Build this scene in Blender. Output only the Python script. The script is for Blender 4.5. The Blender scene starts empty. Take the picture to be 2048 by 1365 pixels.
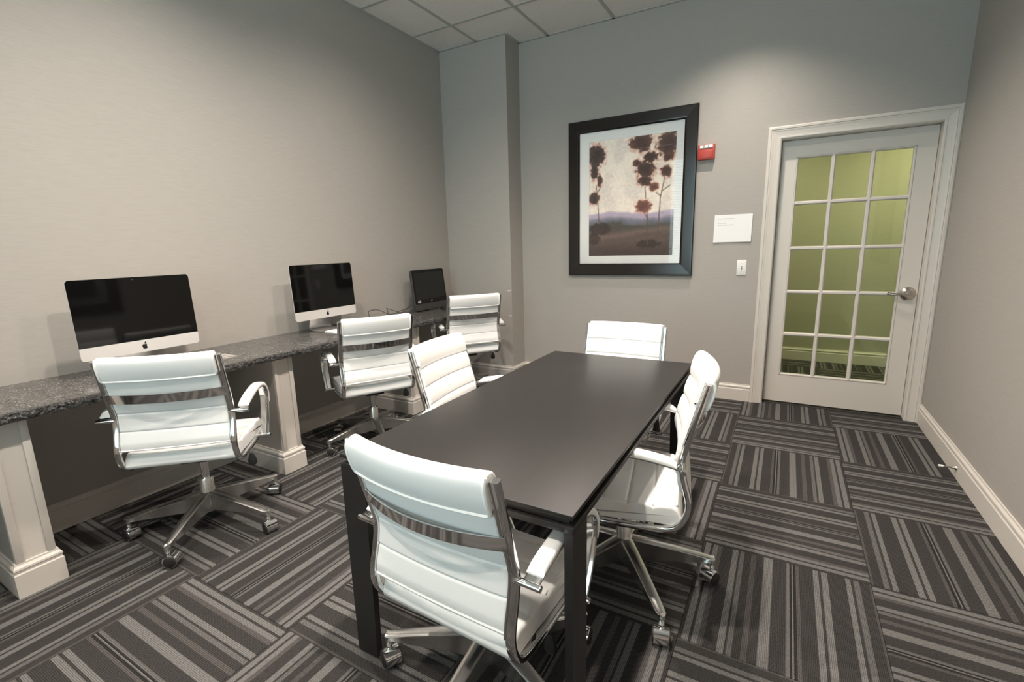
import bpy, bmesh, math, random
from math import pi, sin, cos, radians, sqrt
from mathutils import Vector, Matrix
random.seed(7)
S = bpy.context.scene
COL = S.collection

# ------------------------------------------------------------------ camera
F_PX = 955.4
CAM = Vector((3.0576, -4.3141, 1.329))
pitch, yaw, roll = -0.1951, -0.5201, -0.0261
fw = Vector((sin(yaw)*cos(pitch), cos(yaw)*cos(pitch), sin(pitch)))
r0 = Vector((cos(yaw), -sin(yaw), 0)); u0 = r0.cross(fw)
r2 = r0*cos(roll) + u0*sin(roll); u2 = -r0*sin(roll) + u0*cos(roll)
cd = bpy.data.cameras.new('camera'); cd.sensor_width = 36; cd.lens = F_PX/2048*36; cd.clip_start = 0.02
cam = bpy.data.objects.new('camera', cd); COL.objects.link(cam)
cam.matrix_world = Matrix(((r2.x, u2.x, -fw.x, CAM.x), (r2.y, u2.y, -fw.y, CAM.y), (r2.z, u2.z, -fw.z, CAM.z), (0, 0, 0, 1)))
S.camera = cam

# ------------------------------------------------------------------ world, exposure
S.view_settings.view_transform = 'Standard'; S.view_settings.look = 'None'
S.view_settings.exposure = 0.05; S.view_settings.gamma = 1.0; S.view_settings.use_curve_mapping = False
SKY_STRENGTH = 9.5
w = bpy.data.worlds.new('daylight'); S.world = w; w.use_nodes = True
bgn = w.node_tree.nodes['Background']; bgn.inputs[0].default_value = (0.70, 0.92, 0.97, 1); bgn.inputs[1].default_value = SKY_STRENGTH
# dimensions of the room
W, H, YR = 3.981, 3.18, -5.75          # right wall x, ceiling, rear wall y
WIN = (0.93, 2.93, 0.75, 2.95)          # rear window x0,x1,z0,z1
pl = bpy.data.lights.new('window_portal', 'AREA'); pl.shape = 'RECTANGLE'; pl.size = WIN[1]-WIN[0]; pl.size_y = WIN[3]-WIN[2]
pl.cycles.is_portal = True
po = bpy.data.objects.new('window_portal', pl); COL.objects.link(po)
po.location = ((WIN[0]+WIN[1])/2, YR-0.14, (WIN[2]+WIN[3])/2); po.rotation_euler = (radians(90), 0, 0)
# recessed downlights: x, y, watts (built with their fittings further down)
WARM = (1.0, 0.885, 0.78)
LAMPS = [(2.40, -3.08, 240, 'over the table end nearest the window'), (2.45, -1.86, 175, 'over the table end nearest the door wall'),
         (2.68, -0.64, 125, 'close to the wall beside the door'), (1.05, -3.05, 190, 'over the chair at the silver keyboard'),
         (1.05, -1.75, 85, 'over the chair at the white keyboard'), (2.40, -4.55, 150, 'before the window, on the door side'),
         (1.05, -4.55, 140, 'before the window, on the counter side')]
HALL_LAMP = 110

# ------------------------------------------------------------------ materials
def mat(name, col, rough=0.5, metal=0.0, coat=0.0, spec=None, emit=None, estr=0):
    m = bpy.data.materials.new(name); m.use_nodes = True
    b = m.node_tree.nodes['Principled BSDF']
    b.inputs['Base Color'].default_value = (*col, 1); b.inputs['Roughness'].default_value = rough
    b.inputs['Metallic'].default_value = metal; b.inputs['Coat Weight'].default_value = coat
    if spec is not None: b.inputs['Specular IOR Level'].default_value = spec
    if emit: b.inputs['Emission Color'].default_value = (*emit, 1); b.inputs['Emission Strength'].default_value = estr
    return m
def nd(m, t, **kw):
    n = m.node_tree.nodes.new(t)
    for k, v in kw.items():
        if k.startswith('i_'): n.inputs[k[2:].replace('_', ' ')].default_value = v
        else: setattr(n, k, v)
    return n
def lk(m, a, b): m.node_tree.links.new(a, b)
def bsdf(m): return m.node_tree.nodes['Principled BSDF']
def coords(m, scale=(1, 1, 1), out='Object', rot=(0, 0, 0)):
    tc = nd(m, 'ShaderNodeTexCoord'); mp = nd(m, 'ShaderNodeMapping')
    mp.inputs['Scale'].default_value = scale; mp.inputs['Rotation'].default_value = rot
    lk(m, tc.outputs[out], mp.inputs['Vector']); return mp.outputs['Vector']
def ramp(m, fac, stops, interp='LINEAR'):
    r = nd(m, 'ShaderNodeValToRGB'); cr = r.color_ramp; cr.interpolation = interp
    while len(cr.elements) < len(stops): cr.elements.new(0.5)
    for e, (p, c) in zip(cr.elements, stops): e.position = p; e.color = (*c, 1)
    lk(m, fac, r.inputs['Fac']); return r.outputs['Color']
def bump(m, h, strength=0.2, dist=0.002):
    b = nd(m, 'ShaderNodeBump'); b.inputs['Strength'].default_value = strength; b.inputs['Distance'].default_value = dist
    lk(m, h, b.inputs['Height']); lk(m, b.outputs['Normal'], bsdf(m).inputs['Normal'])
def mix(m, fac, a, b, blend='MIX'):
    x = nd(m, 'ShaderNodeMix', data_type='RGBA', blend_type=blend)
    for s, v in ((0, fac), (6, a), (7, b)):
        if isinstance(v, (int, float)): x.inputs[s].default_value = v
        elif isinstance(v, tuple): x.inputs[s].default_value = (*v, 1)
        else: lk(m, v, x.inputs[s])
    return x.outputs[2]

def wall_material(name, c1, c2):
    m = mat(name, c1, 0.75, spec=0.25)
    n1 = nd(m, 'ShaderNodeTexNoise'); n1.inputs['Scale'].default_value = 1; n1.inputs['Detail'].default_value = 4
    lk(m, coords(m, (24, 24, 420)), n1.inputs['Vector'])
    n2 = nd(m, 'ShaderNodeTexNoise'); n2.inputs['Scale'].default_value = 1; n2.inputs['Detail'].default_value = 3
    lk(m, coords(m, (9, 9, 130)), n2.inputs['Vector'])
    a = nd(m, 'ShaderNodeMath', operation='ADD'); lk(m, n1.outputs['Fac'], a.inputs[0]); lk(m, n2.outputs['Fac'], a.inputs[1])
    h = nd(m, 'ShaderNodeMath', operation='MULTIPLY'); lk(m, a.outputs[0], h.inputs[0]); h.inputs[1].default_value = 0.5
    lk(m, ramp(m, h.outputs[0], [(0.3, c1), (0.7, c2)]), bsdf(m).inputs['Base Color'])
    bump(m, h.outputs[0], 0.12, 0.001); return m
M = {}
M['wall'] = wall_material('woven_wallcovering', (0.378, 0.356, 0.328), (0.422, 0.398, 0.366))
M['hallwall'] = wall_material('hall_wall_paint', (0.40, 0.385, 0.31), (0.44, 0.42, 0.335))
M['white_trim'] = mat('white_trim_paint', (0.64, 0.60, 0.55), 0.4, spec=0.4)
M['door_paint'] = mat('door_paint', (0.64, 0.60, 0.55), 0.38, spec=0.4)
M['grid'] = mat('ceiling_grid_metal', (0.42, 0.41, 0.39), 0.5)
def ceiling_mat():
    m = mat('ceiling_tile', (0.62, 0.60, 0.57), 0.9, spec=0.1)
    n = nd(m, 'ShaderNodeTexNoise'); n.inputs['Scale'].default_value = 130; n.inputs['Detail'].default_value = 5
    lk(m, coords(m), n.inputs['Vector'])
    lk(m, ramp(m, n.outputs['Fac'], [(0.3, (0.70, 0.675, 0.64)), (0.6, (0.78, 0.755, 0.72))]), bsdf(m).inputs['Base Color'])
    bump(m, n.outputs['Fac'], 0.15, 0.002); return m
M['ceiling_tile'] = ceiling_mat()
T = 0.6129
def carpet_mat():
    m = mat('striped_carpet', (0.1, 0.1, 0.1), 0.95, spec=0.1)
    tc = nd(m, 'ShaderNodeTexCoord'); sep = nd(m, 'ShaderNodeSeparateXYZ'); lk(m, tc.outputs['Object'], sep.inputs[0])
    mr = nd(m, 'ShaderNodeMapRange'); mr.inputs['From Min'].default_value = -T/2; mr.inputs['From Max'].default_value = T/2
    # slightly ragged stripe borders
    nz = nd(m, 'ShaderNodeTexNoise'); nz.inputs['Scale'].default_value = 220; lk(m, tc.outputs['Object'], nz.inputs['Vector'])
    ad = nd(m, 'ShaderNodeMath', operation='MULTIPLY_ADD'); lk(m, nz.outputs['Fac'], ad.inputs[0]); ad.inputs[1].default_value = 0.004
    lk(m, sep.outputs['X'], ad.inputs[2]); lk(m, ad.outputs[0], mr.inputs['Value'])
    D, L, B, G = (0.041, 0.039, 0.038), (0.138, 0.135, 0.132), (0.076, 0.070, 0.068), (0.106, 0.103, 0.101)
    K = (0.024, 0.023, 0.022)
    st = [(0, D), (.02, L), (.058, D), (.072, L), (.105, B), (.13, D), (.20, L), (.235, D), (.25, G), (.275, D), (.32, B), (.35, D),
          (.395, L), (.45, D), (.53, G), (.548, K), (.56, L), (.57, K), (.585, B), (.605, D), (.68, L), (.712, D), (.73, L), (.762, D),
          (.86, L), (.888, D), (.905, G), (.935, D), (.985, B)]
    c = ramp(m, mr.outputs[0], st, 'CONSTANT')
    # looped ribs running with the stripes, broken into short dashes
    wv = nd(m, 'ShaderNodeMath', operation='SINE'); sc = nd(m, 'ShaderNodeMath', operation='MULTIPLY'); lk(m, sep.outputs['X'], sc.inputs[0]); sc.inputs[1].default_value = 2*pi/0.0051
    lk(m, sc.outputs[0], wv.inputs[0])
    mp = nd(m, 'ShaderNodeMapping'); mp.inputs['Scale'].default_value = (380, 90, 1); lk(m, tc.outputs['Object'], mp.inputs['Vector'])
    n2 = nd(m, 'ShaderNodeTexNoise'); n2.inputs['Scale'].default_value = 1; n2.inputs['Detail'].default_value = 2; lk(m, mp.outputs[0], n2.inputs['Vector'])
    hs = nd(m, 'ShaderNodeMath', operation='MULTIPLY_ADD'); lk(m, wv.outputs[0], hs.inputs[0]); hs.inputs[1].default_value = 0.22; lk(m, n2.outputs['Fac'], hs.inputs[2])
    v = ramp(m, hs.outputs[0], [(0.2, (0.55, 0.55, 0.55)), (0.8, (1.35, 1.35, 1.35))])
    lk(m, mix(m, 1.0, c, v, 'MULTIPLY'), bsdf(m).inputs['Base Color'])
    bump(m, hs.outputs[0], 0.5, 0.003); return m
M['carpet'] = carpet_mat()
M['slab'] = mat('floor_slab', (0.03, 0.03, 0.03), 0.95)
def granite_mat(name, rough, lift=0.0):
    m = mat(name, (0.1, 0.1, 0.1), rough, spec=0.5)
    v = coords(m)
    n = nd(m, 'ShaderNodeTexNoise'); n.inputs['Scale'].default_value = 150; n.inputs['Detail'].default_value = 5; n.inputs['Roughness'].default_value = 0.8; lk(m, v, n.inputs['Vector'])
    vo = nd(m, 'ShaderNodeTexVoronoi'); vo.inputs['Scale'].default_value = 150; lk(m, v, vo.inputs['Vector'])
    c = ramp(m, n.outputs['Fac'], [(0.38, (0.014, 0.014, 0.014)), (0.5, (0.075, 0.073, 0.07)), (0.6, (0.20, 0.196, 0.19)), (0.68, (0.52, 0.51, 0.50))])
    c2 = ramp(m, vo.outputs['Color'], [(0.15, (0.35, 0.35, 0.35)), (0.6, (1.0, 1.0, 1.0)), (0.95, (1.7, 1.7, 1.7))])
    lk(m, mix(m, 1.0, c, c2, 'MULTIPLY'), bsdf(m).inputs['Base Color']); 
    if lift: bump(m, n.outputs['Fac'], 0.9, 0.01)
    return m
M['granite'] = granite_mat('polished_granite', 0.16)
M['granite_edge'] = granite_mat('chiselled_granite_edge', 0.38, 1)
def leather_mat():
    m = mat('white_leather', (0.88, 0.88, 0.865), 0.42, coat=0.12, spec=0.45)
    vo = nd(m, 'ShaderNodeTexVoronoi'); vo.inputs['Scale'].default_value = 420; lk(m, coords(m), vo.inputs['Vector'])
    bump(m, vo.outputs['Distance'], 0.06, 0.001); return m
M['leather'] = leather_mat()
M['chrome'] = mat('chrome', (0.78, 0.78, 0.78), 0.09, 1.0)
M['alu'] = mat('polished_aluminium', (0.86, 0.85, 0.83), 0.26, 1.0)
M['black_plastic'] = mat('black_plastic', (0.018, 0.018, 0.018), 0.45)
M['rubber'] = mat('caster_rubber', (0.025, 0.022, 0.022), 0.5)
def table_mat():
    m = mat('espresso_laminate', (0.030, 0.028, 0.026), 0.42, spec=0.3)
    n = nd(m, 'ShaderNodeTexNoise'); n.inputs['Scale'].default_value = 1; n.inputs['Detail'].default_value = 5; lk(m, coords(m, (90, 5, 90)), n.inputs['Vector'])
    lk(m, ramp(m, n.outputs['Fac'], [(0.3, (0.020, 0.019, 0.018)), (0.7, (0.0225, 0.0215, 0.0205))]), bsdf(m).inputs['Base Color'])
    return m
M['table'] = table_mat()
M['table_leg'] = mat('black_satin_leg', (0.018, 0.0165, 0.0155), 0.42)
M['imac_alu'] = mat('anodised_aluminium', (0.74, 0.72, 0.70), 0.42, 0.35)
M['stand_alu'] = mat('brushed_stand', (0.62, 0.61, 0.60), 0.3, 0.9)
M['screen'] = mat('black_glass_screen', (0.004, 0.004, 0.004), 0.05, spec=0.32)
M['matte_screen'] = mat('matte_screen', (0.012, 0.012, 0.012), 0.28, spec=0.4)
M['dark_grey'] = mat('dark_grey_plastic', (0.045, 0.044, 0.042), 0.45)
M['logo'] = mat('black_logo', (0.01, 0.01, 0.01), 0.3)
M['white_plastic'] = mat('white_plastic', (0.80, 0.79, 0.77), 0.35)
M['key_white'] = mat('white_key', (0.82, 0.82, 0.80), 0.5)
M['silver'] = mat('silver_keyboard', (0.46, 0.44, 0.42), 0.38, 0.5)
M['sticker'] = mat('pale_sticker', (0.55, 0.56, 0.60), 0.4)
M['sticker2'] = mat('grey_sticker', (0.38, 0.38, 0.37), 0.4)
M['frame'] = mat('espresso_frame', (0.014, 0.010, 0.008), 0.2, spec=0.45)
M['matboard'] = mat('white_matboard', (0.93, 0.91, 0.88), 0.9)
M['red'] = mat('red_alarm_plastic', (0.42, 0.045, 0.03), 0.4)
M['lens'] = mat('strobe_lens', (0.85, 0.85, 0.83), 0.12, coat=0.5)
M['darkline'] = mat('dark_reflector', (0.25, 0.25, 0.24), 0.3, 0.6)
M['paper'] = mat('white_paper', (0.84, 0.84, 0.84), 0.8)
M['ink'] = mat('grey_ink', (0.30, 0.28, 0.26), 0.8)
M['slot'] = mat('grey_slot', (0.22, 0.21, 0.19), 0.6)
M['nickel'] = mat('satin_nickel', (0.56, 0.52, 0.46), 0.22, 1.0)
M['cord_white'] = mat('white_cord', (0.6, 0.58, 0.55), 0.5)
M['blind'] = mat('white_blind_slat', (0.75, 0.76, 0.76), 0.5)
M['plaster'] = mat('bare_plaster', (0.8, 0.78, 0.75), 0.9)
M['lamp_on'] = mat('lit_lens', (1, 1, 1), 0.5, emit=WARM, estr=18)
def glass_mat(name, tint, f=1.45):
    m = bpy.data.materials.new(name); m.use_nodes = True; nt = m.node_tree; nt.nodes.clear()
    o = nt.nodes.new('ShaderNodeOutputMaterial'); mx = nt.nodes.new('ShaderNodeMixShader'); tr = nt.nodes.new('ShaderNodeBsdfTransparent')
    gl = nt.nodes.new('ShaderNodeBsdfGlossy'); fr = nt.nodes.new('ShaderNodeFresnel')
    tr.inputs[0].default_value = (*tint, 1); gl.inputs['Roughness'].default_value = 0.02; fr.inputs['IOR'].default_value = f
    nt.links.new(fr.outputs[0], mx.inputs[0]); nt.links.new(tr.outputs[0], mx.inputs[1]); nt.links.new(gl.outputs[0], mx.inputs[2]); nt.links.new(mx.outputs[0], o.inputs[0])
    return m
M['pane'] = glass_mat('door_glass', (0.93, 0.97, 0.86)); M['pic_glass'] = glass_mat('picture_glass', (0.99, 0.99, 0.99), 1.3); M['win_glass'] = glass_mat('window_glass', (0.94, 0.97, 0.97))
def print_mat():
    m = mat('landscape_print', (0.5, 0.5, 0.5), 0.8)
    a = nd(m, 'ShaderNodeVertexColor'); a.layer_name = 'paint'
    n = nd(m, 'ShaderNodeTexNoise'); n.inputs['Scale'].default_value = 60; n.inputs['Detail'].default_value = 4; lk(m, coords(m), n.inputs['Vector'])
    v = ramp(m, n.outputs['Fac'], [(0.3, (1.40, 1.38, 1.36)), (0.7, (1.66, 1.64, 1.62))])
    lk(m, mix(m, 1.0, a.outputs['Color'], v, 'MULTIPLY'), bsdf(m).inputs['Base Color']); return m
M['print'] = print_mat()

# ------------------------------------------------------------------ mesh helpers
class MB:
    def __init__(s): s.v = []; s.f = []; s.mi = []
    def add(s, v, f, mi=0):
        o = len(s.v); s.v += [tuple(p) for p in v]; s.f += [tuple(i+o for i in q) for q in f]; s.mi += [mi]*len(f); return s
    def box(s, x0, x1, y0, y1, z0, z1, mi=0):
        v = [(x0,y0,z0),(x1,y0,z0),(x1,y1,z0),(x0,y1,z0),(x0,y0,z1),(x1,y0,z1),(x1,y1,z1),(x0,y1,z1)]
        return s.add(v, [(0,3,2,1),(4,5,6,7),(0,1,5,4),(1,2,6,5),(2,3,7,6),(3,0,4,7)], mi)
    def rbox(s, x0, x1, y0, y1, z0, z1, r=0.003, seg=2, mi=0):
        bm = bmesh.new(); bmesh.ops.create_cube(bm, size=1)
        for q in bm.verts: q.co = Vector(((x0+x1)/2+q.co.x*(x1-x0), (y0+y1)/2+q.co.y*(y1-y0), (z0+z1)/2+q.co.z*(z1-z0)))
        bmesh.ops.bevel(bm, geom=bm.edges[:], offset=r, segments=seg, affect='EDGES', profile=0.5)
        bm.verts.index_update(); v = [q.co.copy() for q in bm.verts]; f = [[q.index for q in p.verts] for p in bm.faces]; bm.free()
        return s.add(v, f, mi)
    def rings(s, rings, cap=True, mi=0, closed=True, loop=False):
        n = len(rings[0]); v = [p for r in rings for p in r]; f = []
        R_ = len(rings)
        for i in range(R_ if loop else R_-1):
            for j in range(n if closed else n-1):
                a = i*n+j; b = i*n+(j+1) % n; c = ((i+1) % R_)*n+(j+1) % n; d = ((i+1) % R_)*n+j; f.append((a, b, c, d))
        if cap and not loop and closed: f += [tuple(range(n-1, -1, -1)), tuple((R_-1)*n+j for j in range(n))]
        return s.add(v, f, mi)
    def lathe(s, prof, center=(0,0,0), axis='z', seg=24, mi=0):
        rs = []
        for r, h in prof:
            ring = []
            for k in range(seg):
                a = 2*pi*k/seg; p = (r*cos(a), r*sin(a), h)
                if axis == 'x': p = (h, r*cos(a), r*sin(a))
                if axis == 'y': p = (r*sin(a), h, r*cos(a))
                ring.append((p[0]+center[0], p[1]+center[1], p[2]+center[2]))
            rs.append(ring)
        return s.rings(rs, mi=mi)
    def tube(s, path, r, seg=8, mi=0):
        return s.sweep(path, [(r*cos(2*pi*k/seg), r*sin(2*pi*k/seg)) for k in range(seg)], mi=mi)
    def sweep(s, path, sec, ref=None, mi=0, scale=None):
        P = [Vector(p) for p in path]; rs = []; side = None
        for i, p in enumerate(P):
            t = (P[min(i+1, len(P)-1)] - P[max(i-1, 0)]).normalized()
            if ref is not None: side = Vector(ref); up = t.cross(side).normalized() if False else side.cross(t).normalized()
            else:
                if side is None: side = t.orthogonal().normalized()
                side = (side - t*side.dot(t)).normalized(); up = side.cross(t).normalized()
            k = scale[i] if scale else 1
            rs.append([p + side*a*k + up*b*k for a, b in sec])
        return s.rings(rs, mi=mi)
    def obj(s, name, m, parent=None, smooth=True, loc=None, rot=None, autosm=35):
        me = bpy.data.meshes.new(name); me.from_pydata([tuple(v) for v in s.v], [], s.f)
        ms = m if isinstance(m, (list, tuple)) else [m]
        for q in ms: me.materials.append(q)
        if len(ms) > 1: me.polygons.foreach_set('material_index', s.mi)
        bm = bmesh.new(); bm.from_mesh(me); bmesh.ops.recalc_face_normals(bm, faces=bm.faces[:])
        if smooth:
            for fc in bm.faces: fc.smooth = True
            for e in bm.edges:
                if len(e.link_faces) == 2 and e.calc_face_angle(0) > radians(autosm): e.smooth = False
        bm.to_mesh(me); bm.free()
        o = bpy.data.objects.new(name, me); COL.objects.link(o)
        if parent: o.parent = parent
        if loc: o.location = loc
        if rot: o.rotation_euler = rot
        return o
def tag(o, label, cat, group=None):
    o['label'] = label; o['category'] = cat
    if group: o['group'] = group
    return o
def struct(o, label=None):
    o['kind'] = 'structure'
    if label: o['label'] = label
    return o
def empty(name, loc=(0,0,0), rz=0):
    o = bpy.data.objects.new(name, None); COL.objects.link(o); o.location = loc; o.rotation_euler = (0, 0, rz); o.empty_display_size = 0.1; return o
def copy_tree(o, parent=None):
    c = o.copy(); COL.objects.link(c); c.parent = parent
    for ch in list(o.children): copy_tree(ch, c)
    return c
def box(name, b, m, parent=None, r=0.0):
    q = MB(); (q.rbox(*b, r) if r else q.box(*b)); return q.obj(name, m, parent, smooth=bool(r))
def rrect(w, h, r, n=3):
    p = []
    for cx, cy, a0 in ((w/2-r, h/2-r, 0), (-w/2+r, h/2-r, 90), (-w/2+r, -h/2+r, 180), (w/2-r, -h/2+r, 270)):
        for k in range(n+1): a = radians(a0+90*k/n); p.append((cx+r*cos(a), cy+r*sin(a)))
    return p
def catmull(pts, n=6):
    P = [Vector(p) for p in pts]; P = [P[0]*2-P[1]] + P + [P[-1]*2-P[-2]]; out = []
    for i in range(1, len(P)-2):
        for k in range(n):
            t = k/n; a, b, c, d = P[i-1:i+3]
            out.append(0.5*((2*b) + (c-a)*t + (2*a-5*b+4*c-d)*t*t + (3*b-a-3*c+d)*t**3))
    out.append(P[-2]); return out
def poly_normals(P):
    n = len(P); A = sum(P[i][0]*P[(i+1) % n][1]-P[(i+1) % n][0]*P[i][1] for i in range(n)); sg = 1 if A > 0 else -1; out = []
    for i in range(n):
        t = Vector((P[(i+1) % n][0]-P[i-1][0], P[(i+1) % n][1]-P[i-1][1])); 
        if t.length < 1e-9: t = Vector((1, 0))
        t.normalize(); out.append((t.y*sg, -t.x*sg))
    return out
def cushion(prof, hw, r=0.012, nx=10, f=None):
    """solid with a closed (y,z) profile, swept over x, its two ends rounded by r"""
    N = poly_normals(prof); st = []
    for k in range(5): a = radians(90*k/4); st.append((-hw + r*(1-sin(a)), r*(1-cos(a)) if False else r*(1-sin(radians(90*k/4)))))
    st = [(-hw + r*(1-cos(radians(90*k/4))), r*(1-sin(radians(90*k/4)))) for k in range(5)]
    xs = st + [(-hw+r+(2*hw-2*r)*k/nx, 0) for k in range(1, nx)] + [(-x, d) for x, d in reversed(st)]
    rs = []
    for x, d in xs:
        ring = []
        for (y, z), (ny, nz) in zip(prof, N):
            p = Vector((x, y-ny*d, z-nz*d)); ring.append(f(p) if f else p)
        rs.append(ring)
    return MB().rings(rs)

# ------------------------------------------------------------------ the room
DX0, DX1, DH = 2.964, 3.890, 2.062            # door opening (inside the jambs)
HX0, HX1, HY = 1.6, 5.2, 1.80                 # corridor behind the door
CW, CC = 0.7387, 0.2459                       # column width and depth
WT = 0.14                                     # wall thickness

fl = box('floor', (-0.15, HX1+0.1, YR-0.2, HY+0.1, -0.14, -0.012), M['slab']); struct(fl)
# carpet tiles, quarter-turned chequerwise
tm = MB(); g = 0.0006; b_ = 0.003
v0 = [(-T/2+g, -T/2+g), (T/2-g, -T/2+g), (T/2-g, T/2-g), (-T/2+g, T/2-g)]; v1 = [(x*(1-2*b_/T), y*(1-2*b_/T)) for x, y in v0]
tm.rings([[(x, y, -0.0118) for x, y in v0], [(x, y, -0.002) for x, y in v0], [(x, y, 0) for x, y in v1]])
tile0 = tm.obj('carpet_tile', M['carpet'], fl, smooth=False)
FX, FY = 3.4387, -0.372
first = True
for i in range(-6, 4):
    for k in range(-4, 9):
        cx, cy = FX+(i+0.5)*T, FY-(k+0.5)*T
        if cx < -T/2 or cx > HX1+T/2-0.2 or cy < YR-T/2+0.1: continue
        if cy < 0 and cx > W+T/2-0.03: continue
        if cy > HY+T/2-0.05 or (cy > 0.35 and cx < HX0-0.3): continue
        o = tile0 if first else tile0.copy()
        if not first: COL.objects.link(o); o.parent = fl
        first = False
        o.location = (cx, cy, 0)
        along_y = ((i+k) % 2 == 0)
        o.rotation_euler = (0, 0, (0 if along_y else pi/2) + (pi if random.random() < 0.5 else 0))

struct(box('wall_left', (-WT, 0, YR, 0, 0, H), M['wall']))
struct(box('wall_column', (0, CW, -CC, 0, 0, H), M['wall']))
wb = MB(); wb.box(-WT, DX0-0.02, 0, WT, 0, H).box(DX1+0.02, W+WT, 0, WT, 0, H).box(DX0-0.02, DX1+0.02, 0, WT, DH+0.02, H)
struct(wb.obj('wall_back', M['wall'], smooth=False))
struct(box('wall_right', (W, W+WT, YR, 0, 0, H), M['wall']))
wr = MB(); x0, x1, z0, z1 = WIN
wr.box(-WT, x0, YR-WT, YR, 0, H).box(x1, W+WT, YR-WT, YR, 0, H).box(x0, x1, YR-WT, YR, 0, z0).box(x0, x1, YR-WT, YR, z1, H)
struct(wr.obj('wall_rear', M['wall'], smooth=False))
# paint chips on the column corner
chips = [(0.0, 0.905), (-0.012, 0.908), (-0.03, 0.902), (-0.045, 0.91), (-0.004, 0.655), (-0.02, 0.66)]
colo = bpy.data.objects['wall_column']
for dx, z in chips:
    c = MB(); n = 7; r = random.uniform(0.004, 0.009)
    ring = [(CW+dx-0.006+r*1.3*cos(2*pi*k/n)*random.uniform(.6, 1.2), z+r*sin(2*pi*k/n)*random.uniform(.6, 1.2)) for k in range(n)]
    ring = [(min(x, CW-0.0005), zz) for x, zz in ring]
    c.rings([[(x, -CC-0.0008, zz) for x, zz in ring], [(x, -CC+0.001, zz) for x, zz in ring]]); c.obj('paint_chip', M['plaster'], colo, smooth=False)

# ceiling: slab, tiles, grid bars
ce = box('ceiling', (-WT, W+WT, YR-WT, WT, H+0.03, H+0.12), M['grid']); struct(ce)
GX, GY, GT = 1.0446-0.61, -0.6403, 0.61
xs = [0] + [GX+GT*k for k in range(0, 7) if GX+GT*k < W-0.02] + [W]
ys = [0] + [GY-GT*k for k in range(0, 10) if GY-GT*k > YR+0.02] + [YR]
tcache = {}
for a, b in zip(xs, xs[1:]):
    for c, d in zip(ys, ys[1:]):
        key = (round(b-a, 4), round(c-d, 4))
        if key not in tcache:
            q = MB(); hx, hy = (b-a)/2-0.006, (c-d)/2-0.006
            q.rbox(-hx, hx, -hy, hy, 0.004, 0.03, 0.004, 1); tcache[key] = q.obj('ceiling_panel', M['ceiling_tile'], ce, smooth=False)
            o = tcache[key]
        else: o = tcache[key].copy(); COL.objects.link(o); o.parent = ce
        o.location = ((a+b)/2, (c+d)/2, H)
for x in xs[1:-1]: box('grid_bar', (x-0.012, x+0.012, YR, 0, H-0.002, H+0.02), M['grid'], ce)
for y in ys[1:-1]: box('grid_bar', (0, W, y-0.012, y+0.012, H-0.0015, H+0.02), M['grid'], ce)
for bb in ((0, 0.02, YR, -CC), (CW, W, -0.02, 0), (W-0.02, W, YR, 0), (0, CW, -CC-0.02, -CC), (CW, CW+0.02, -CC, 0)):
    box('wall_angle', (*bb, H-0.002, H+0.004), M['grid'], ce)

# recessed downlights
def downlight(x, y, wts, z=H, col=WARM, label=None, ang=150):
    t = empty('downlight', (x, y, z)); tag(t, label or 'round recessed downlight set into the ceiling tiles', 'ceiling light', 'recessed downlights over the room')
    q = MB(); prof = [(0.052, 0.0), (0.075, -0.004), (0.088, -0.003), (0.090, 0.0), (0.088, 0.002), (0.054, 0.004)]
    q.rings([[(r*cos(2*pi*k/28), r*sin(2*pi*k/28), h) for k in range(28)] for r, h in prof], loop=True); q.obj('trim_ring', M['white_plastic'], t)
    q = MB(); q.lathe([(0.001, 0.0025), (0.052, 0.0025), (0.052, 0.0035), (0.001, 0.0035)], seg=24); q.obj('lens', M['lamp_on'], t)
    l = bpy.data.lights.new('downlight_lamp', 'SPOT'); l.energy = wts; l.color = col; l.spot_size = radians(ang); l.spot_blend = 1.0; l.shadow_soft_size = 0.035
    o = bpy.data.objects.new('downlight_lamp', l); COL.objects.link(o); o.parent = t; o.location = (0, 0, -0.012)
    return t
for x, y, e, wh in LAMPS: downlight(x, y, e, ang=118 if y > -1 else 150, label='round recessed downlight in the ceiling '+wh)

# baseboards
BB = [(0, 0), (0.016, 0), (0.016, 0.098), (0.0125, 0.104), (0.0125, 0.112), (0.015, 0.116), (0.014, 0.124), (0.007, 0.134), (0.006, 0.142), (0, 0.142)]
def baseboard(name, a, b, n, parent=None, ext=(0, 0), height=1.0, m='white_trim'):
    """a,b floor points at the wall face, n normal into the room; ext mitre lengths at both ends"""
    a = Vector((*a, 0)); b = Vector((*b, 0)); n = Vector((*n, 0)); t = (b-a).normalized(); rs = []
    for p, e in ((a, -ext[0]), (b, ext[1])): rs.append([p + n*d + t*(e*d/0.016) + Vector((0, 0, z*height)) for d, z in BB])
    q = MB().rings(rs); return q.obj(name, M[m], parent, smooth=False)
struct(baseboard('baseboard_left', (0, YR), (0, -CC), (1, 0)))
bc = baseboard('baseboard_column', (0, -CC), (CW, -CC), (0, -1), ext=(0, 0.016)); struct(bc)
baseboard('return_board', (CW, -CC), (CW, 0), (1, 0), bc, ext=(0.016, 0))
struct(baseboard('baseboard_back', (CW+0.016, 0), (DX0-0.095, 0), (0, -1)))
struct(baseboard('baseboard_right', (W, YR), (W, -0.001), (-1, 0)))

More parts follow.
